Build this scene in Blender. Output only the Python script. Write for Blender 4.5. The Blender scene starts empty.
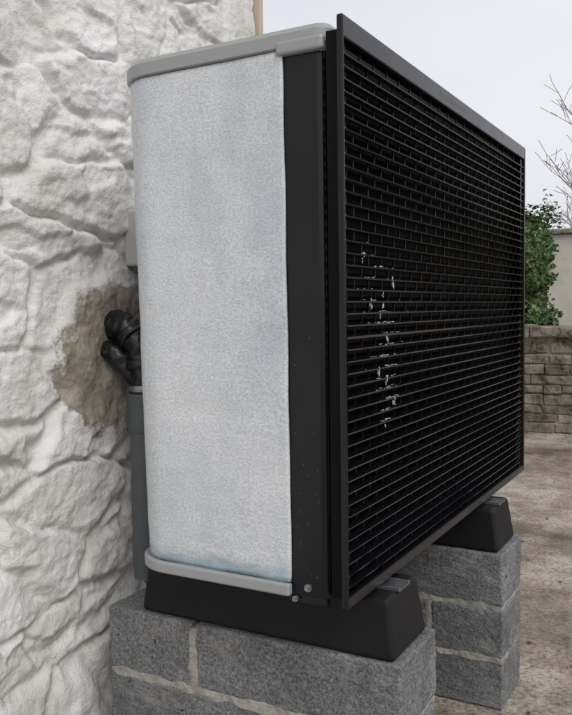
import bpy, bmesh, math, random
from mathutils import Vector, Matrix, noise
random.seed(7)
scene = bpy.context.scene
col = scene.collection

# ---------------------------------------------------------------- helpers
def new_mat(name, base=(0.5,0.5,0.5), rough=0.6, metallic=0.0, spec=0.5):
    m = bpy.data.materials.new(name); m.use_nodes = True
    nt = m.node_tree; b = nt.nodes['Principled BSDF']
    b.inputs['Base Color'].default_value = (*base,1)
    b.inputs['Roughness'].default_value = rough
    b.inputs['Metallic'].default_value = metallic
    b.inputs['Specular IOR Level'].default_value = spec
    return m, nt, b
def N(nt, t, **kw):
    n = nt.nodes.new(t)
    for k,v in kw.items():
        if k in n.inputs: n.inputs[k].default_value = v
        else: setattr(n,k,v)
    return n
def coords(nt, scale=(1,1,1)):
    tc = N(nt,'ShaderNodeTexCoord'); mp = N(nt,'ShaderNodeMapping')
    mp.inputs['Scale'].default_value = scale
    nt.links.new(tc.outputs['Object'], mp.inputs['Vector'])
    return mp.outputs['Vector']
def noise_n(nt, vec, scale, detail=3, rough=0.55):
    n = N(nt,'ShaderNodeTexNoise'); n.inputs['Scale'].default_value=scale
    n.inputs['Detail'].default_value=detail; n.inputs['Roughness'].default_value=rough
    nt.links.new(vec, n.inputs['Vector']); return n.outputs['Fac']
def ramp(nt, fac, stops):
    r = N(nt,'ShaderNodeValToRGB'); e = r.color_ramp.elements
    while len(e) < len(stops): e.new(0.5)
    for i,(p,c) in enumerate(stops):
        e[i].position=p; e[i].color = (*c,1) if len(c)==3 else c
    nt.links.new(fac, r.inputs['Fac']); return r.outputs['Color']
def mix(nt, fac, a, b, mode='MIX'):
    m = N(nt,'ShaderNodeMix', data_type='RGBA', blend_type=mode)
    for s,v in ((m.inputs[0],fac),(m.inputs[6],a),(m.inputs[7],b)):
        if isinstance(v,(float,int)): s.default_value=v
        elif isinstance(v,tuple): s.default_value=(*v,1)
        else: nt.links.new(v,s)
    return m.outputs[2]
def bump(nt, b, h, strength=0.5, dist=0.01, prev=None):
    bn = N(nt,'ShaderNodeBump'); bn.inputs['Strength'].default_value=strength
    bn.inputs['Distance'].default_value=dist
    nt.links.new(h, bn.inputs['Height'])
    if prev is not None: nt.links.new(prev, bn.inputs['Normal'])
    nt.links.new(bn.outputs['Normal'], b.inputs['Normal']); return bn.outputs['Normal']

def obj_from(name, verts, faces, mats, parent=None, smooth=False, midx=None):
    me = bpy.data.meshes.new(name); me.from_pydata(verts, [], faces)
    for m in (mats if isinstance(mats,(list,tuple)) else [mats]): me.materials.append(m)
    if midx: me.polygons.foreach_set('material_index', midx)
    if smooth: me.polygons.foreach_set('use_smooth',[True]*len(me.polygons))
    me.update()
    o = bpy.data.objects.new(name, me); col.objects.link(o)
    if parent: o.parent = parent
    return o
def bm_obj(name, bm, mats, parent=None, smooth=False):
    bmesh.ops.recalc_face_normals(bm, faces=bm.faces)
    me = bpy.data.meshes.new(name); bm.to_mesh(me); bm.free()
    for m in (mats if isinstance(mats,(list,tuple)) else [mats]): me.materials.append(m)
    if smooth: me.polygons.foreach_set('use_smooth',[True]*len(me.polygons))
    o = bpy.data.objects.new(name, me); col.objects.link(o)
    if parent: o.parent = parent
    return o
def add_box(bm, x0,x1,y0,y1,z0,z1, bev=0.0, seg=2, mi=0, jit=0, rot=None):
    r = bmesh.ops.create_cube(bm, size=1.0)
    vs = r['verts']; c = Vector(((x0+x1)/2,(y0+y1)/2,(z0+z1)/2))
    for v in vs:
        p = Vector((v.co.x*(x1-x0), v.co.y*(y1-y0), v.co.z*(z1-z0)))
        if jit: p += Vector([random.uniform(-jit,jit) for _ in range(3)])
        if rot: p = rot @ p
        v.co = p + c
    fs = set(f for v in vs for f in v.link_faces)
    for f in fs: f.material_index = mi
    if bev>0:
        es = set(e for v in vs for e in v.link_edges)
        bmesh.ops.bevel(bm, geom=list(es), offset=bev, segments=seg, affect='EDGES', profile=0.5)
def empty(name):
    e = bpy.data.objects.new(name, None); col.objects.link(e); return e
def smart_bevel(o, w=0.003, seg=2):
    m = o.modifiers.new('bev','BEVEL'); m.width=w; m.segments=seg; m.limit_method='ANGLE'

def arc(cx,cy,r,a0,a1,n):
    return [(cx+r*math.cos(a0+(a1-a0)*i/n), cy+r*math.sin(a0+(a1-a0)*i/n)) for i in range(n+1)]
BX0,BX1,BY0,BY1 = -0.972,-0.567,1.150,2.335
RB, RF = 0.075, 0.016
def taper(o):
    for v in o.data.vertices:
        k=(BX1-v.co.x)/(BX1-BX0); t=(v.co.z-0.51)/0.93
        v.co.x -= 0.021*t*k
def footprint(off=0.0):
    x0,x1,y0,y1 = BX0-off,BX1+off,BY0-off,BY1+off
    rb, rf = RB+off, RF+off
    p=[]
    p+=arc(x1-rf,y0+rf,rf,0,-math.pi/2,8)
    p+=arc(x0+rb,y0+rb,rb,-math.pi/2,-math.pi,12)
    p+=arc(x0+rb,y1-rb,rb,math.pi,math.pi/2,12)
    p+=arc(x1-rf,y1-rf,rf,math.pi/2,0,8)
    return p
def prism(name, layers, mat, parent, smooth=False):
    verts=[];faces=[];n=len(layers[0][0])
    for pts,z in layers:
        verts+=[(x,y,z) for x,y in pts]
    for k in range(len(layers)-1):
        for i in range(n):
            j=(i+1)%n
            faces.append((k*n+i,k*n+j,(k+1)*n+j,(k+1)*n+i))
    faces.append(tuple(range(n))[::-1]); faces.append(tuple((len(layers)-1)*n+i for i in range(n)))
    o = obj_from(name, verts, faces, mat, parent)
    bm=bmesh.new(); bm.from_mesh(o.data); bmesh.ops.recalc_face_normals(bm,faces=bm.faces); bm.to_mesh(o.data); bm.free()
    taper(o)
    me=o.data
    me.polygons.foreach_set('use_smooth',[len(f.vertices)==4 for f in me.polygons])
    me.set_sharp_from_angle(angle=math.radians(28))
    return o
def side_path(off, xs, yend, step=0.006):
    x0,y0 = BX0-off, BY0-off; rb=RB+off
    p=[]; n=int((xs-(x0+rb))/step)
    for i in range(n): p.append((xs+( (x0+rb)-xs)*i/n, y0))
    p+=arc(x0+rb,y0+rb,rb,-math.pi/2,-math.pi,20)
    m=max(2,int((yend-(y0+rb))/ (step*2)))
    for i in range(1,m+1): p.append((x0, y0+rb+(yend-y0-rb)*i/m))
    return p

# ---------------------------------------------------------------- materials
def mat_wall():
    m,nt,b = new_mat('painted_rubble_stone', rough=0.8, spec=0.25)
    v = coords(nt)
    c = ramp(nt, noise_n(nt,v,6,5,0.65), [(0.3,(0.72,0.705,0.67)),(0.5,(0.82,0.81,0.785)),(0.75,(0.87,0.865,0.85))])
    gr = ramp(nt, noise_n(nt,v,2.6,5,0.65), [(0.36,(0.80,0.79,0.765)),(0.55,(1,1,1))])
    c = mix(nt,1.0,c,gr,'MULTIPLY')
    gm = ramp(nt, noise_n(nt,v,34,4,0.75), [(0.32,(0.66,0.63,0.58)),(0.43,(1,1,1))])
    c = mix(nt,0.6,c,gm,'MULTIPLY')
    chips = ramp(nt, noise_n(nt,v,19,4,0.65), [(0.68,(0,0,0)),(0.73,(0.8,0.8,0.8))])
    c = mix(nt, chips, c, (0.45,0.40,0.32))
    rust = ramp(nt, noise_n(nt,v,9,5,0.6), [(0.745,(0,0,0)),(0.765,(0.8,0.8,0.8))])
    c = mix(nt, rust, c, (0.20,0.10,0.06))
    tc = N(nt,'ShaderNodeTexCoord')
    sub = N(nt,'ShaderNodeVectorMath', operation='SUBTRACT'); sub.inputs[1].default_value=(-1.22,1.375,0.880)
    nt.links.new(tc.outputs['Object'], sub.inputs[0])
    sc = N(nt,'ShaderNodeVectorMath', operation='MULTIPLY'); sc.inputs[1].default_value=(0,1/0.185,1/0.178)
    nt.links.new(sub.outputs[0], sc.inputs[0])
    ln = N(nt,'ShaderNodeVectorMath', operation='LENGTH'); nt.links.new(sc.outputs[0], ln.inputs[0])
    nz = noise_n(nt,v,10,6,0.68)
    ad = N(nt,'ShaderNodeMath', operation='MULTIPLY_ADD'); nt.links.new(nz, ad.inputs[0]); ad.inputs[1].default_value=1.2
    nt.links.new(ln.outputs['Value'], ad.inputs[2])
    mr = N(nt,'ShaderNodeMapRange'); nt.links.new(ad.outputs[0], mr.inputs['Value'])
    mr.inputs['From Min'].default_value=1.49; mr.inputs['From Max'].default_value=1.57
    mr.inputs['To Min'].default_value=1; mr.inputs['To Max'].default_value=0
    mort = ramp(nt, noise_n(nt,v,14,6,0.7), [(0.3,(0.24,0.21,0.165)),(0.5,(0.37,0.33,0.27)),(0.72,(0.52,0.475,0.40))])
    c = mix(nt, mr.outputs[0], c, mort)
    nt.links.new(c, b.inputs['Base Color'])
    bump(nt,b,noise_n(nt,v,48,6,0.72),0.8,0.010)
    return m
M_wall = mat_wall()
def mat_foam():
    m,nt,b = new_mat('protective_foam_wrap', rough=0.27, spec=0.6)
    v = coords(nt); vs = coords(nt,(1,1,1.5))
    base = ramp(nt, noise_n(nt,coords(nt,(1,1,0.6)),5,5,0.65), [(0.32,(0.50,0.55,0.595)),(0.5,(0.62,0.65,0.675)),(0.68,(0.70,0.72,0.74))])
    sp = ramp(nt, noise_n(nt,vs,200,2,0.65), [(0.35,(0.80,0.81,0.82)),(0.65,(1.12,1.12,1.12))])
    c = mix(nt,1.0,base,sp,'MULTIPLY')
    tc=N(nt,'ShaderNodeTexCoord'); sx=N(nt,'ShaderNodeSeparateXYZ'); nt.links.new(tc.outputs['Object'],sx.inputs[0])
    ad=N(nt,'ShaderNodeMath',operation='MULTIPLY_ADD'); nt.links.new(noise_n(nt,coords(nt,(1,1,4)),20,3),ad.inputs[0]); ad.inputs[1].default_value=0.05
    nt.links.new(sx.outputs['Z'],ad.inputs[2])
    mr=N(nt,'ShaderNodeMapRange'); nt.links.new(ad.outputs[0],mr.inputs['Value'])
    mr.inputs['From Min'].default_value=0.562; mr.inputs['From Max'].default_value=0.590
    mr.inputs['To Min'].default_value=0.8; mr.inputs['To Max'].default_value=0
    c=mix(nt,mr.outputs[0],c,(0.22,0.33,0.39))
    nt.links.new(c,b.inputs['Base Color'])
    n1 = bump(nt,b,noise_n(nt,vs,220,2,0.6),0.35,0.0018)
    bump(nt,b,noise_n(nt,coords(nt,(1,1,2.5)),14,3,0.5),0.30,0.006,n1)
    return m
M_foam = mat_foam()
def mat_black(name, base, rough, bscale=300, bs=0.05, spec=0.5):
    m,nt,b = new_mat(name, base, rough, spec=spec)
    v=coords(nt)
    r = N(nt,'ShaderNodeMapRange'); nt.links.new(noise_n(nt,v,12,3,0.6), r.inputs['Value'])
    r.inputs['To Min'].default_value=rough*0.7; r.inputs['To Max'].default_value=rough*1.35
    nt.links.new(r.outputs[0], b.inputs['Roughness'])
    if bs: bump(nt,b,noise_n(nt,v,bscale,2,0.5),bs,0.001)
    return m
M_body = mat_black('anthracite_coated_steel',(0.0050,0.0062,0.0085),0.22,spec=0.42,bs=0.03)
M_grille = mat_black('black_grille_plastic',(0.004,0.0045,0.006),0.14,bs=0,spec=0.7)
M_div = mat_black('grille_divider_plastic',(0.004,0.0045,0.006),0.30,bs=0,spec=0.35)
M_frame = mat_black('grille_frame_plastic',(0.007,0.007,0.008),0.26,spec=0.45,bs=0.03)
M_deep = mat_black('fan_chamber_black',(0.002,0.002,0.003),0.5,bs=0,spec=0.15)
M_silver = mat_black('grey_coated_trim',(0.32,0.335,0.335),0.32)
M_rubber = mat_black('recycled_rubber',(0.007,0.007,0.008),0.55,120,0.7,spec=0.3)
M_steel,_,_ = new_mat('zinc_steel',(0.36,0.37,0.38),0.35,0.9)
M_pipe = mat_black('grey_pipe_insulation',(0.10,0.11,0.115),0.6,90,0.3)
M_tape = mat_black('black_tape',(0.010,0.010,0.011),0.30,45,0.8)
M_box = mat_black('light_grey_box',(0.48,0.48,0.45),0.5)
M_beige,_,_ = new_mat('beige_board',(0.50,0.42,0.31),0.7)
M_fleck,_,_b = new_mat('pale_flecks',(0.56,0.60,0.66),0.25); _b.inputs['Transmission Weight'].default_value=0.3
M_drop,_,_b = new_mat('water_drop',(0.8,0.82,0.85),0.05); _b.inputs['Transmission Weight'].default_value=0.95
def mat_block():
    m,nt,b = new_mat('dense_concrete_block', rough=0.9, spec=0.25)
    v=coords(nt)
    c = ramp(nt,noise_n(nt,v,7,5,0.65),[(0.3,(0.12,0.124,0.127)),(0.55,(0.18,0.183,0.185)),(0.8,(0.27,0.27,0.265))])
    sp = ramp(nt,noise_n(nt,v,230,2,0.7),[(0.34,(0.50,0.50,0.50)),(0.5,(0.98,0.98,0.98)),(0.68,(1.5,1.5,1.47))])
    c = mix(nt,1.0,c,sp,'MULTIPLY')
    du = ramp(nt,noise_n(nt,v,16,6,0.75),[(0.53,(0,0,0)),(0.70,(0.55,0.55,0.55))])
    c = mix(nt,du,c,(0.36,0.35,0.33))
    pt = ramp(nt,noise_n(nt,v,75,2,0.5),[(0.24,(1,1,1)),(0.30,(0,0,0))])
    c = mix(nt,pt,c,(0.04,0.04,0.04))
    nt.links.new(c,b.inputs['Base Color'])
    bump(nt,b,noise_n(nt,v,120,4,0.7),0.7,0.005)
    return m
M_block = mat_block()
def mat_mortar():
    m,nt,b = new_mat('mortar', rough=0.95, spec=0.2)
    v=coords(nt)
    nt.links.new(ramp(nt,noise_n(nt,v,40,4,0.6),[(0.3,(0.28,0.26,0.23)),(0.7,(0.46,0.44,0.39))]),b.inputs['Base Color'])
    bump(nt,b,noise_n(nt,v,120,4,0.7),0.8,0.005)
    return m
M_mortar = mat_mortar()
def mat_ground():
    m,nt,b = new_mat('yard_concrete', rough=0.9, spec=0.3)
    v=coords(nt)
    big=noise_n(nt,v,1.3,6,0.7)
    c = ramp(nt,big,[(0.36,(0.15,0.12,0.095)),(0.46,(0.27,0.225,0.185)),(0.53,(0.37,0.32,0.27)),(0.68,(0.47,0.42,0.365))])
    c2= ramp(nt,noise_n(nt,v,9,6,0.75),[(0.36,(0.66,0.64,0.60)),(0.55,(1.05,1.05,1.04))])
    c = mix(nt,1.0,c,c2,'MULTIPLY')
    sp= ramp(nt,noise_n(nt,v,70,4,0.75),[(0.38,(0.50,0.48,0.45)),(0.5,(1,1,1)),(0.7,(1.35,1.35,1.3))])
    c = mix(nt,1.0,c,sp,'MULTIPLY')
    nt.links.new(c,b.inputs['Base Color'])
    rr = ramp(nt,big,[(0.38,(0.30,0.30,0.30)),(0.5,(0.75,0.75,0.75))])
    nt.links.new(rr,b.inputs['Roughness'])
    n1=bump(nt,b,noise_n(nt,v,70,4,0.7),0.7,0.008)
    bump(nt,b,noise_n(nt,v,6,3,0.6),0.5,0.03,n1)
    return m
M_ground = mat_ground()
def mat_stone2():
    m,nt,b = new_mat('weathered_garden_stone', rough=0.9, spec=0.2)
    v=coords(nt)
    geo=N(nt,'ShaderNodeNewGeometry')
    c = ramp(nt,geo.outputs['Random Per Island'],[(0,(0.20,0.175,0.14)),(0.5,(0.27,0.24,0.20)),(1,(0.36,0.33,0.28))])
    c2= ramp(nt,noise_n(nt,v,9,6,0.75),[(0.38,(0.25,0.26,0.21)),(0.5,(0.85,0.85,0.80)),(0.62,(1.25,1.25,1.22))])
    nt.links.new(mix(nt,1.0,c,c2,'MULTIPLY'),b.inputs['Base Color'])
    bump(nt,b,noise_n(nt,v,26,5,0.75),1.0,0.03)
    return m
M_gstone = mat_stone2()
def mat_render():
    m,nt,b = new_mat('cement_render', rough=0.9, spec=0.2)
    v=coords(nt)
    nt.links.new(ramp(nt,noise_n(nt,v,2,6,0.7),[(0.3,(0.46,0.425,0.365)),(0.65,(0.62,0.585,0.52))]),b.inputs['Base Color'])
    bump(nt,b,noise_n(nt,v,60,4,0.7),0.5,0.01)
    return m
M_render = mat_render()
def mat_leaf():
    m,nt,b = new_mat('ivy_leaf', rough=0.45, spec=0.4)
    geo=N(nt,'ShaderNodeNewGeometry')
    c = ramp(nt,geo.outputs['Random Per Island'],[(0,(0.025,0.055,0.015)),(0.5,(0.055,0.105,0.03)),(0.9,(0.10,0.16,0.045)),(1,(0.16,0.19,0.06))])
    nt.links.new(c,b.inputs['Base Color'])
    return m
M_leaf = mat_leaf()
M_bark,_,_ = new_mat('bark',(0.16,0.135,0.12),0.9)
M_slate,_,_ = new_mat('roof_slate',(0.07,0.075,0.085),0.6)

# ---------------------------------------------------------------- ground
obj_from('ground',[(-150,-150,0),(150,-150,0),(150,150,0),(-150,150,0)],[(0,1,2,3)],M_ground)

# ---------------------------------------------------------------- stone house
house = empty('stone_house')
XW = -1.22; YE = 1.995
def frange(a,b,s):
    n=max(1,int(round((b-a)/s))); return [a+(b-a)*i/n for i in range(n)]
ys = frange(-5,-1,0.08)+frange(-1,0.9,0.02)+frange(0.9,YE,0.0042)+[YE]
zs = frange(-0.05,0.25,0.02)+frange(0.25,1.8,0.0048)+frange(1.8,2.6,0.02)+frange(2.6,4.6,0.08)+[4.6]
def sstep(a,b,x):
    t=max(0,min(1,(x-a)/(b-a))); return t*t*(3-2*t)
def wall_h(y,z):
    nv=noise.noise
    wy = y + 0.05*nv(Vector((y*4,z*4,3.1))) + 0.016*nv(Vector((y*17,z*17,8)))+ 0.004*nv(Vector((y*55,z*55,8)))
    wz = z + 0.045*nv(Vector((y*4,z*4,9.7))) + 0.014*nv(Vector((y*17,z*17,1)))+ 0.004*nv(Vector((y*55,z*55,3)))
    d,pt = noise.voronoi(Vector((wy/0.24, wz/0.13, 0.0)))
    e1 = d[1]-d[0]
    face = sstep(0.0,0.15,e1)
    cx,cz=pt[0][0],pt[0][1]
    tone = nv(Vector((cx*3.3,cz*3.3,5.0)))
    tilt_z = nv(Vector((cx*2.7,cz*2.7,15.0)))*0.14 - 0.02
    tilt_y = nv(Vector((cx*2.1,cz*2.1,25.0)))*0.10
    h = face*(0.015+0.018*tone + tilt_z*(wz-cz*0.13) + tilt_y*(wy-cx*0.24))
    d2,p2 = noise.voronoi(Vector((wy/0.085+3, wz/0.048, 4.0)))
    h += 0.0075*nv(Vector((p2[0][0]*5.1,p2[0][1]*5.1,2)))*sstep(0,0.28,d2[1]-d2[0])
    h += 0.013*nv(Vector((y*1.8,z*2.4,0.5)))
    n2 = nv(Vector((wy*9,wz*15,6.5)))
    h -= 0.009*sstep(0.28,0.45,n2)
    r1 = 1-abs(nv(Vector((y*12,z*20,2.5))))*2
    h += 0.0025*r1
    h += 0.0028*nv(Vector((y*28,z*40,2.5))) + 0.0023*nv(Vector((y*60,z*80,7.5))) + 0.0017*nv(Vector((y*120,z*140,1.5)))
    r = math.hypot(y-1.375, z-0.880)/0.19
    r += 0.3*nv(Vector((y*9,z*9,11)))
    k = 1-sstep(0.85,1.08,r)
    hp = 0.022 + 0.011*nv(Vector((y*12,z*12,4))) + 0.005*nv(Vector((y*35,z*35,4)))+0.003*nv(Vector((y*90,z*90,4)))
    h = h*(1-k)+hp*k
    e = sstep(1.84,1.87,y)
    h = h*(1-e) + (0.018+0.4*(h-0.01))*e
    return max(-0.03,h - 0.005)
verts=[];faces=[];nz_=len(zs)
for y in ys:
    for z in zs:
        verts.append((XW+wall_h(y,z), y, z))
for i in range(len(ys)-1):
    for j in range(nz_-1):
        a=i*nz_+j
        faces.append((a,a+nz_,a+nz_+1,a+1))
obj_from('long_wall',verts,faces,M_wall,house,smooth=True)
gv=[];gf=[]
base=(len(ys)-1)*nz_
for j in range(nz_):
    gv.append(verts[base+j]); gv.append((-6.0,YE,zs[j]))
for j in range(nz_-1):
    gf.append((2*j,2*j+1,2*j+3,2*j+2))
obj_from('gable_wall',gv,gf,M_wall,house)
bm=bmesh.new(); add_box(bm,-6.0,-5.9,-5,YE-0.005,-0.05,4.6); add_box(bm,-6.0,XW-0.04,-5.05,-4.99,-0.05,4.6); bm_obj('rear_walls',bm,M_wall,house)
bm=bmesh.new()
vs=[bm.verts.new(p) for p in [(XW+0.25,-5.2,4.5),(-3.6,-5.2,6.4),(-6.2,-5.2,4.5),(XW+0.25,YE+0.15,4.5),(-3.6,YE+0.15,6.4),(-6.2,YE+0.15,4.5)]]
for f in [(0,1,2),(3,5,4),(0,3,4,1),(1,4,5,2),(0,2,5,3)]: bm.faces.new([vs[i] for i in f])
bm_obj('roof',bm,M_slate,house)
bm=bmesh.new(); add_box(bm,XW-0.05,XW+0.033,YE+0.004,YE+0.022,0.0,4.45,0.004); bm_obj('corner_board',bm,M_beige,house)

# ---------------------------------------------------------------- heat pump
hp = empty('heat_pump')
prism('casing',[(footprint(0),0.513),(footprint(0),1.405)],M_body,hp)
prism('lid',[(footprint(0.004),1.4051),(footprint(0.010),1.4075),(footprint(0.010),1.428),(footprint(0.004),1.4365),(footprint(-0.01),1.440)],M_silver,hp)
bm=bmesh.new(); add_box(bm,-0.646,-0.5655,1.1375,1.20,1.395,1.4170,0.005,3); o=bm_obj('lid_corner_cap',bm,M_silver,hp); taper(o)
def ribbon(name, path, thick, z0,z1, nz, mat, amp=0.0, edge=0.0, zedge=0.0, smooth=True):
    n=len(path); V=[];F=[]
    norms=[]
    for i,(x,y) in enumerate(path):
        a=path[max(0,i-1)]; b_=path[min(n-1,i+1)]
        t=Vector((b_[0]-a[0],b_[1]-a[1],0)).normalized()
        norms.append(Vector((-t.y,t.x,0))*1)
    if norms[0].y>0: norms=[-k for k in norms]
    for layer in (0,1):
        for i,(x,y) in enumerate(path):
            for j in range(nz+1):
                z=z0+(z1-z0)*j/nz
                d=thick*(1-layer)
                p=Vector((x,y,z))
                if amp and layer==0:
                    d+=amp*(noise.noise(p*9)+0.5*noise.noise(p*25)+0.6*noise.noise(Vector((x*3,y*3,z*22))))
                    lo=max(0,1-(z-z0)/0.05)
                    d+=lo*0.004*noise.noise(Vector((x*9,y*9,z*110)))
                p+=norms[i]*d
                if edge and i<4: p.x+=edge*(4-i)/4*(noise.noise(Vector((0,1,z*9)))+0.25*noise.noise(Vector((0,5,z*50))))
                if zedge and (j<=1): p.z+=zedge*2*noise.noise(Vector((x*16,y*16,7)))
                V.append(p)
    m=nz+1; off=n*m
    for i in range(n-1):
        for j in range(nz):
            a=i*m+j
            F.append((a,a+m,a+m+1,a+1)); F.append((off+a,off+a+1,off+a+m+1,off+a+m))
        a=i*m; F.append((a,off+a,off+a+m,a+m)); a=i*m+nz; F.append((a,a+m,off+a+m,off+a))
    for i in (0,n-1):
        for j in range(nz):
            a=i*m+j; F.append((a,a+1,off+a+1,off+a))
    o=obj_from(name,V,F,mat,hp,smooth=smooth)
    bm=bmesh.new(); bm.from_mesh(o.data); bmesh.ops.recalc_face_normals(bm,faces=bm.faces); bm.to_mesh(o.data); bm.free()
    taper(o)
    return o
ribbon('foam_wrap', side_path(0.001,-0.637,1.42), 0.0045, 0.534,1.4035, 110, M_foam, amp=0.0013, edge=0.0016, zedge=0.002)
t=ribbon('base_trim', side_path(0.001,-0.636,1.6,0.02), 0.014, 0.512,0.533, 1, M_silver, smooth=False); smart_bevel(t,0.004,3)
# grille
GX1=-0.528; GX0=-0.5385; GY0=1.1335; GY1=2.361; GZ0=0.508; GZ1=1.439
bm=bmesh.new()
fr_t=0.034; fr_b=0.018; fr_s=0.005; fr_e=0.010
add_box(bm,GX0,GX1,GY0,GY1,GZ1-fr_t,GZ1,0.002)
add_box(bm,GX0,GX1,GY0,GY1,GZ0,GZ0+fr_b,0.002)
add_box(bm,GX0,GX1+0.0005,GY0-0.0005,GY0+fr_s,GZ0+0.002,GZ1-0.002,0.002)
add_box(bm,GX0,GX1+0.0005,GY1-fr_e,GY1+0.0005,GZ0+0.002,GZ1-0.002,0.002)
bm_obj('grille_frame',bm,M_frame,hp)
bm=bmesh.new()
add_box(bm,-0.5600,GX0-0.0003,GY0+0.008,GY0+0.012,GZ0+0.014,GZ1-0.020)
add_box(bm,-0.5603,GX0-0.0003,GY1-0.012,GY1-0.008,GZ0+0.014,GZ1-0.020)
add_box(bm,-0.5600,GX0-0.0003,GY0+0.0122,GY1-0.0122,GZ1-0.030,GZ1-0.024)
add_box(bm,-0.5600,GX0-0.0003,GY0+0.0122,GY1-0.0122,GZ0+0.014,GZ0+0.0175)
bm_obj('grille_return_flange',bm,M_deep,hp)
bm=bmesh.new()
NR=46; za=GZ0+fr_b; zb=GZ1-fr_t; pitch=(zb-za)/NR
rot=Matrix.Rotation(math.radians(20),3,'Y')
for k in range(1,NR):
    z=za+pitch*k
    th_=0.0013 if k!=NR//2-1 else 0.0021
    add_box(bm,-0.5525,GX1-0.0012,GY0+0.0125,GY1-0.0125,z-th_,z+th_,rot=rot)
    add_box(bm,-0.5375,GX1-0.0022,GY0+fr_s*0.9,GY0+0.0124,z-0.0012-0.003,z+0.0012-0.003)
bm_obj('grille_slats',bm,M_grille,hp)
bm=bmesh.new()
cw=0.058
for k in range(NR):
    z=za+pitch*k
    y=GY0+fr_s+cw*(0.45 if k%2 else 0.95)
    while y<GY1-fr_e-0.01:
        add_box(bm,-0.5415,-0.5385,y-0.0008,y+0.0008,z,z+pitch)
        y+=cw
bm_obj('grille_dividers',bm,M_div,hp)
bm=bmesh.new()
for z in (0.62,0.97,1.33):
    add_box(bm,-0.5668,-0.5604,GY0+0.022,GY0+0.04,z,z+0.03)
bm_obj('grille_standoff',bm,M_body,hp)
bm=bmesh.new()
add_box(bm,-0.5665,-0.5606,BY0+0.006,GY1-0.0085,0.52,1.4165)
bm_obj('fan_chamber',bm,M_deep,hp)
# small pale flecks scattered in clusters on the slats
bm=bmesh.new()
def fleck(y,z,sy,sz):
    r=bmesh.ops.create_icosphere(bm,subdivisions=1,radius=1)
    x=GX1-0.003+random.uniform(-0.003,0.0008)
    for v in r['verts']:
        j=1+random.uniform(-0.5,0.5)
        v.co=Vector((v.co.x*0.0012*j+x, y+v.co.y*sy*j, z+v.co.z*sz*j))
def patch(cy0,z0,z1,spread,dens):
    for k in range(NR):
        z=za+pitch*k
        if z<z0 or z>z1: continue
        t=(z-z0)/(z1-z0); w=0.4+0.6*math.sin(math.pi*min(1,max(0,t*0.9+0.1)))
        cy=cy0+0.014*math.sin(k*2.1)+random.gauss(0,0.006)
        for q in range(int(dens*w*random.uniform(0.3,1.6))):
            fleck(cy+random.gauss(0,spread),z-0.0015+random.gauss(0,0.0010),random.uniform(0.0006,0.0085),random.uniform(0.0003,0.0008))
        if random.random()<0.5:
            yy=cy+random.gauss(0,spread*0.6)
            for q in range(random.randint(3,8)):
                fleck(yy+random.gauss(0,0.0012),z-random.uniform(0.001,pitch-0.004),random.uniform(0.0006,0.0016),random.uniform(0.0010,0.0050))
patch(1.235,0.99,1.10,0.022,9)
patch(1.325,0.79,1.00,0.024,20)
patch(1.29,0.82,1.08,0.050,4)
bm_obj('pale_flecks',bm,M_fleck,hp)
bm=bmesh.new()
y=1.60
for i in range(8):
    w=random.uniform(0.012,0.02)
    add_box(bm,GX1-0.001,GX1+0.0002,y,y+w*0.25,GZ1-0.022,GZ1-0.012)
    add_box(bm,GX1-0.001,GX1+0.0002,y+w*0.7,y+w,GZ1-0.022,GZ1-0.014)
    y+=w+0.007
bm_obj('raised_lettering',bm,M_frame,hp)
bm=bmesh.new()
for (x,y,z,r) in [(-0.606,1.1475,0.529,0.0065),(-0.628,1.144,0.509,0.005)]:
    for rr,dy in ((r,0.003),(r*0.62,0.008)):
        rrr=bmesh.ops.create_cone(bm,cap_ends=True,segments=14 if rr==r else 6,radius1=rr,radius2=rr,depth=dy*2)
        bmesh.ops.transform(bm,matrix=Matrix.Translation((x,y,z))@Matrix.Rotation(math.pi/2,4,'X'),verts=rrr['verts'])
bm_obj('fixing_bolts',bm,M_steel,hp)
bm=bmesh.new()
for i in range(30):
    z=0.53+abs(random.gauss(0,0.22)); 
    if z>1.38: continue
    x=random.uniform(-0.628,-0.585); s=random.uniform(0.0005,0.0014)
    r=bmesh.ops.create_icosphere(bm,subdivisions=2,radius=1)
    for v in r['verts']: v.co=Vector((x+v.co.x*s,BY0-0.0001+v.co.y*s*0.45,z+v.co.z*s*1.5))
bm_obj('water_drops',bm,M_drop,hp,smooth=True)
bm=bmesh.new()
add_box(bm,-0.95,-0.60,1.17,1.35,0.500,0.5128,0.003)
add_box(bm,-0.95,-0.60,1.85,2.30,0.500,0.5128,0.003)
add_box(bm,-0.645,-0.575,1.152,1.168,0.498,0.5128,0.003)
bm_obj('base_rails',bm,M_body,hp)

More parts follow.
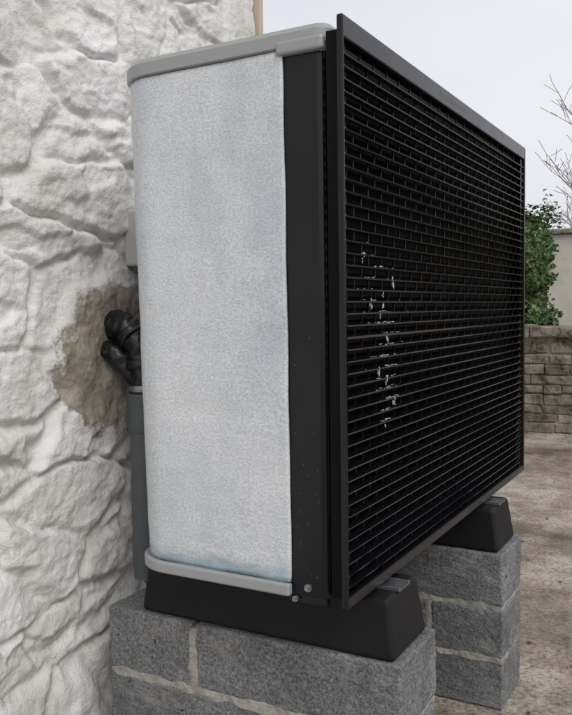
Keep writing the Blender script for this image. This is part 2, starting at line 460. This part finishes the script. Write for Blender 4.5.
# ---------------------------------------------------------------- rubber feet
def foot(name, y0):
    e=empty(name)
    bm=bmesh.new()
    def frustum(x0,x1,ya,yb,z0,X0,X1,Ya,Yb,z1):
        v=[bm.verts.new(p) for p in [(x0,ya,z0),(x1,ya,z0),(x1,yb,z0),(x0,yb,z0),(X0,Ya,z1),(X1,Ya,z1),(X1,Yb,z1),(X0,Yb,z1)]]
        for f in [(3,2,1,0),(4,5,6,7),(0,1,5,4),(1,2,6,5),(2,3,7,6),(3,0,4,7)]: bm.faces.new([v[i] for i in f])
    frustum(-1.030,-0.488,y0,y0+0.165,0.3905, -1.018,-0.504,y0+0.010,y0+0.155,0.494)
    o=bm_obj('rubber_body',bm,M_rubber,e); smart_bevel(o,0.008,3)
    bm=bmesh.new()
    yc=y0+0.0825
    add_box(bm,-0.985,-0.500,yc-0.024,yc-0.021,0.4935,0.5005,0.0006,1)
    add_box(bm,-0.985,-0.500,yc+0.021,yc+0.024,0.4935,0.5005,0.0006,1)
    add_box(bm,-0.985,-0.500,yc-0.0208,yc+0.0208,0.4945,0.4965)
    bm_obj('fixing_channel',bm,M_steel,e)
    return e
foot('rubber_foot',1.230)
foot('rubber_foot',1.915)

# ---------------------------------------------------------------- block piers
tx=bpy.data.textures.new('chip','CLOUDS'); tx.noise_scale=0.014; tx.noise_depth=3
tm=bpy.data.textures.new('squeeze','CLOUDS'); tm.noise_scale=0.03; tm.noise_depth=3
def pier(name, y0, w=0.19):
    e=empty(name)
    x0,x1=-1.110,-0.476
    bm=bmesh.new(); mm=bmesh.new()
    for c in range(3):
        z0=0.13*c; z1=z0+0.121
        if c%2==0: split=[(x0,-0.905),(-0.894,x1)]
        else: split=[(x0,-0.665),(-0.654,x1)]
        for a,b in split:
            j=random.uniform(-0.003,0.003)
            add_box(bm,a,b,y0+j,y0+w+j,z0+0.001,z1+ (0.0075 if c==2 else 0),0.005,2,jit=0.002)
    o=bm_obj('blocks',bm,M_block,e)
    sub=o.modifiers.new('s','SUBSURF'); sub.subdivision_type='SIMPLE'; sub.levels=4; sub.render_levels=4
    d=o.modifiers.new('d','DISPLACE'); d.texture=tx; d.strength=0.005; d.texture_coords='LOCAL'
    def strip(*a): add_box(mm,*a)
    for c in (1,2):
        strip(x0+0.002,x1-0.004,y0+0.002,y0+w-0.002,0.13*c-0.012,0.13*c+0.004)
    for c in (0,2):
        strip(-0.908,-0.891,y0+0.002,y0+w-0.002,0.13*c+0.005,0.13*c+0.117)
    strip(-0.668,-0.651,y0+0.002,y0+w-0.002,0.135,0.247)
    bmesh.ops.subdivide_edges(mm,edges=[ed for ed in mm.edges if ed.calc_length()>0.1],cuts=40,use_grid_fill=True)
    o=bm_obj('mortar_joints',mm,M_mortar,e)
    d=o.modifiers.new('d','DISPLACE'); d.texture=tm; d.strength=0.018; d.mid_level=0.45; d.texture_coords='LOCAL'
    return e
pier('concrete_block_pier',1.222)
pier('concrete_block_pier',1.905)

# ---------------------------------------------------------------- isolator box & pipe
e=empty('electrical_isolator_box')
bm=bmesh.new(); add_box(bm,-1.215,-1.160,1.422,1.54,1.092,1.218,0.006,3)
bm_obj('enclosure',bm,M_box,e)
bm=bmesh.new(); add_box(bm,-1.1595,-1.140,1.420,1.542,1.090,1.220,0.006,3)
bm_obj('cover',bm,M_box,e)
def tube(name,path,rad,mat,parent,seg=20,lump=0.0,res=6,lf=35):
    pts=[Vector(p) for p in path]
    n=len(pts); V=[];F=[]
    dense=[]
    for i in range(n-1):
        p0=pts[max(0,i-1)];p1=pts[i];p2=pts[i+1];p3=pts[min(n-1,i+2)]
        for k in range(res):
            t=k/res
            p=0.5*((2*p1)+(-p0+p2)*t+(2*p0-5*p1+4*p2-p3)*t*t+(-p0+3*p1-3*p2+p3)*t**3)
            r=rad[i]+(rad[i+1]-rad[i])*t
            dense.append((p,r))
    dense.append((pts[-1],rad[-1]))
    up=Vector((0,1,0))
    for i,(p,r) in enumerate(dense):
        a=dense[max(0,i-1)][0]; b=dense[min(len(dense)-1,i+1)][0]
        t=(b-a).normalized(); s=t.cross(up); 
        if s.length<0.1: s=t.cross(Vector((1,0,0)))
        s.normalize(); u=s.cross(t)
        for k in range(seg):
            an=2*math.pi*k/seg
            q=p+(s*math.cos(an)+u*math.sin(an))*r
            if lump: q+= (q-p).normalized()*lump*(noise.noise(q*lf)+0.5*noise.noise(q*lf*2.7))
            V.append(q)
    for i in range(len(dense)-1):
        for k in range(seg):
            F.append((i*seg+k,i*seg+(k+1)%seg,(i+1)*seg+(k+1)%seg,(i+1)*seg+k))
    F.append(tuple(range(seg))); F.append(tuple((len(dense)-1)*seg+k for k in range(seg)))
    return obj_from(name,V,F,mat,parent,smooth=True)
e=empty('insulated_pipe')
PX,PY=-1.128,1.375
tube('riser',[(PX,PY,0.40),(PX,PY,0.55),(PX,PY,0.70),(PX,PY,0.80)],[0.033]*4,M_pipe,e,lump=0.003,res=12)
tube('ground_leg',[(PX-0.02,PY+0.05,0.0),(PX-0.015,PY+0.06,0.2),(PX,PY+0.04,0.36),(PX,PY,0.42)],[0.028]*4,M_pipe,e)
tube('collar',[(PX,PY,0.725),(PX,PY,0.735),(PX,PY,0.800),(PX,PY,0.81)],[0.034,0.038,0.038,0.035],M_pipe,e)
tube('elbow',[(-1.22,PY-0.01,0.955),(-1.185,PY-0.01,0.957),(-1.155,PY-0.005,0.942),(-1.132,PY,0.895),(PX,PY,0.80)],[0.029,0.031,0.033,0.030,0.028],M_tape,e,seg=36,lump=0.005,res=16,lf=40)
for i,(x,z,r,a) in enumerate([(-1.198,0.957,0.034,0),(-1.150,0.936,0.036,45),(-1.130,0.875,0.033,85)]):
    ax=Vector((math.cos(math.radians(a)),0,-math.sin(math.radians(a))))
    c=Vector((x,PY-0.006,z))
    tube('tape_band_%d'%(i+1),[c-ax*0.009,c-ax*0.006,c+ax*0.006,c+ax*0.009],[r-0.002,r+0.001,r+0.001,r-0.002],M_tape,e,seg=28,lump=0.003,lf=60)
tube('branch',[(-1.22,PY-0.03,0.905),(-1.195,PY-0.032,0.902),(-1.17,PY-0.022,0.88),(-1.145,PY,0.83)],[0.019,0.020,0.020,0.017],M_tape,e,seg=30,lump=0.005,res=14,lf=48)
tube('tail',[(-1.12,PY,0.93),(-1.02,PY+0.02,0.935),(-0.96,PY+0.03,0.935)],[0.028]*3,M_tape,e,lump=0.004,res=10)
tube('strap',[(PX,PY,0.815),(PX,PY,0.82),(PX,PY,0.826),(PX,PY,0.828)],[0.032,0.0335,0.0335,0.032],M_steel,e)

# ---------------------------------------------------------------- background garden wall
e=empty('garden_stone_wall')
WY=6.35; H=0.83
bm=bmesh.new(); add_box(bm,-6,5.0,WY+0.02,WY+0.27,0,H-0.02)
bm_obj('wall_core',bm,M_gstone,e)
bm=bmesh.new()
z=0.0
while z<H-0.12:
    h=random.uniform(0.06,0.11); 
    if z+h>H-0.1: h=H-0.1-z
    if h<0.03: break
    x=-6
    while x<5:
        w=random.uniform(0.10,0.34)
        d=random.uniform(-0.014,0.012)
        add_box(bm,x+0.002,x+w-0.002,WY+d,WY+0.12,z+0.002,z+h-0.002,0.010,1,jit=0.009)
        x+=w
    z+=h
x=-6
while x<5:
    w=random.uniform(0.25,0.42)
    add_box(bm,x+0.004,x+w-0.004,WY-0.025,WY+0.32,H-0.09,H+random.uniform(-0.01,0.01),0.012,2,jit=0.006)
    x+=w
bm_obj('stones',bm,M_gstone,e)

e=empty('rendered_boundary_wall')
bm=bmesh.new(); add_box(bm,-8,8,9.6,9.8,0,1.80,0.01); bm_obj('wall_face',bm,M_render,e)
bm=bmesh.new()
x=-8
while x<8:
    add_box(bm,x,x+0.595,9.55,9.85,1.801,1.86,0.012,2,jit=0.003); x+=0.6
bm_obj('coping',bm,M_gstone,e)

# ---------------------------------------------------------------- ivy
V=[];F=[]
def leaf(p,nrm,s):
    n=nrm.normalized(); t=n.cross(Vector((random.uniform(-1,1),random.uniform(-1,1),random.uniform(-1,1))))
    if t.length<0.01: return
    t.normalize(); u=n.cross(t)
    shape=[(0,-0.5),(0.5,-0.15),(0.16,0.1),(0,0.6),(-0.16,0.1),(-0.5,-0.15)]
    i=len(V)
    for a,b in shape: V.append(p+t*a*s+u*b*s - n*abs(a)*s*0.35)
    F.append(tuple(range(i,i+6)))
def ivy_r(x,z):
    return 0.30+0.15*noise.noise(Vector((x*2.2,z*2.2,1)))+0.13*noise.noise(Vector((x*6,z*6,4)))
def ivy_top(x):
    return 1.76+0.12*noise.noise(Vector((x*2.5,0,0)))+0.08*noise.noise(Vector((x*9,2,0)))
XR=-1.37
for i in range(26000):
    x=random.uniform(-4,XR+0.12); 
    zt=ivy_top(x)
    z=0.5+(zt-0.5)*random.uniform(0.0,1)**0.9
    xr = XR + 0.13*noise.noise(Vector((z*5,3,0)))+0.07*noise.noise(Vector((z*17,3,0))) - 0.25*max(0,(z-1.45)/0.4)**2
    if x>xr: continue
    side=min(1,(xr-x)/0.15)
    tp=min(1,(zt-z)/0.18)
    r=ivy_r(x,z)*math.sqrt(max(0.05,side*tp))
    y=7.25-r-random.uniform(-0.03,0.07)*1.0
    if random.random()<0.25: y+=random.uniform(0,0.3)
    if noise.noise(Vector((x*7,y*7,z*7)))<-0.27: continue
    leaf(Vector((x,y,z)),Vector((random.uniform(-.7,.7),-1,random.uniform(-.2,1.1))),random.uniform(0.028,0.06))
for i in range(2800):
    x=random.uniform(-4,XR); zt=ivy_top(x)
    leaf(Vector((x,7.25+random.uniform(-0.3,0.4),zt+random.gauss(-0.02,0.05))),Vector((random.uniform(-.7,.7),random.uniform(-.7,.7),1)),random.uniform(0.03,0.06))
ivy=empty('ivy_hedge')
obj_from('ivy_leaves',V,F,M_leaf,ivy)
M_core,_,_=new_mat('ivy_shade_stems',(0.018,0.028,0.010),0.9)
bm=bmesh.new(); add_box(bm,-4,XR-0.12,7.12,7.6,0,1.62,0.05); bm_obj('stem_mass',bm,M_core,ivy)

# ---------------------------------------------------------------- bare trees
def bare_tree(name, base, height, seed, r0=0.07, depth=5):
    rnd=random.Random(seed); V=[];F=[]
    def seg(p,q,ra,rb):
        t=(q-p).normalized(); s=t.cross(Vector((0.3,0.9,0.1))).normalized(); u=s.cross(t)
        i=len(V); n=5
        for c,r in ((p,ra),(q,rb)):
            for k in range(n):
                a=2*math.pi*k/n; V.append(c+(s*math.cos(a)+u*math.sin(a))*r)
        for k in range(n): F.append((i+k,i+(k+1)%n,i+n+(k+1)%n,i+n+k))
    def grow(p,d,l,r,lev):
        n=3; 
        for k in range(n):
            d=(d+Vector((rnd.uniform(-.22,.22),rnd.uniform(-.22,.22),rnd.uniform(-.05,.16)))).normalized()
            q=p+d*l/n; r2=max(0.0032,r*0.86); seg(p,q,r,r2); p=q; r=r2
            if lev>0 and (k>0 or lev<depth):
                a=Vector((rnd.uniform(-1,1),rnd.uniform(-1,1),rnd.uniform(-.1,.6)))
                grow(p,(d*0.5+a*0.85).normalized(),l*rnd.uniform(0.5,0.72),r*0.6,lev-1)
        if lev>0: grow(p,d,l*0.7,r,lev-1)
    grow(Vector(base),Vector((0,0,1)),height*0.36,r0,depth)
    e=empty(name)
    obj_from('trunk_and_branches',V,F,M_bark,e)
    return e
bare_tree('bare_tree',(-0.80,11.2,0),5.0,5,0.06,5)
bare_tree('bare_tree',(-2.2,14.0,0),2.9,11,0.04,5)

# ---------------------------------------------------------------- leaf litter
V=[];F=[]
for i in range(900):
    x=random.uniform(-1.1,2.2); y=random.uniform(1.5,6.3)
    if random.random()<0.6: y=6.3-abs(random.gauss(0,0.2))
    leaf(Vector((x,y,0.006)),Vector((random.uniform(-.3,.3),random.uniform(-.3,.3),1)),random.uniform(0.006,0.020))
M_lit,nt,b=new_mat('dead_leaf',(0.09,0.065,0.045),0.8)
obj_from('leaf_litter',V,F,M_lit)

# ---------------------------------------------------------------- world & sun
w=bpy.data.worlds.new('World'); scene.world=w; w.use_nodes=True; nt=w.node_tree
bg=nt.nodes['Background']; sky=N(nt,'ShaderNodeTexSky'); sky.sky_type='NISHITA'; sky.sun_disc=False
sdir=Vector((0.60,-0.42,0.72)).normalized()
el=math.asin(sdir.z); az=math.atan2(sdir.x,sdir.y)
sky.sun_elevation=el; sky.sun_rotation=az; sky.dust_density=4
hs=N(nt,'ShaderNodeHueSaturation'); hs.inputs['Saturation'].default_value=0.25
nt.links.new(sky.outputs[0],hs.inputs['Color'])
tc=N(nt,'ShaderNodeTexCoord'); mp=N(nt,'ShaderNodeMapping'); mp.inputs['Scale'].default_value=(1,1,2.5)
nt.links.new(tc.outputs['Generated'],mp.inputs['Vector'])
cl=ramp(nt,noise_n(nt,mp.outputs['Vector'],1.6,3,0.5),[(0.3,(6.9,7.0,7.7)),(0.7,(8.2,8.25,8.8))])
mx=mix(nt,0.86,hs.outputs[0],cl)
nt.links.new(mx,bg.inputs['Color']); bg.inputs['Strength'].default_value=0.113
sd=bpy.data.lights.new('overcast_sun','SUN'); sd.energy=1.5; sd.angle=math.radians(30); sd.color=(1,0.985,0.96)
so=bpy.data.objects.new('overcast_sun',sd); col.objects.link(so)
so.rotation_euler=sdir.to_track_quat('Z','Y').to_euler(); so.location=(5,-5,8)

# ---------------------------------------------------------------- camera
th=math.radians(29.24); p=math.radians(3.48)
Fh=Vector((-math.sin(th),math.cos(th),0)); R=Vector((math.cos(th),math.sin(th),0))
fw=Fh*math.cos(p)+Vector((0,0,-math.sin(p))); U=Fh*math.sin(p)+Vector((0,0,math.cos(p)))
rl=0.014
Rc=(R-U*rl).normalized(); Uc=(U+R*rl).normalized()
cd=bpy.data.cameras.new('camera'); cam=bpy.data.objects.new('camera',cd); col.objects.link(cam)
M=Matrix((Rc,Uc,-fw)).transposed().to_4x4(); M.translation=Vector((0,0,0.99)); cam.matrix_world=M
cd.sensor_fit='VERTICAL'; cd.sensor_height=36; cd.lens=800/715*36; cd.clip_start=0.05; cd.clip_end=500
scene.camera=cam
scene.view_settings.view_transform='Standard'; scene.view_settings.look='None'; scene.view_settings.exposure=0
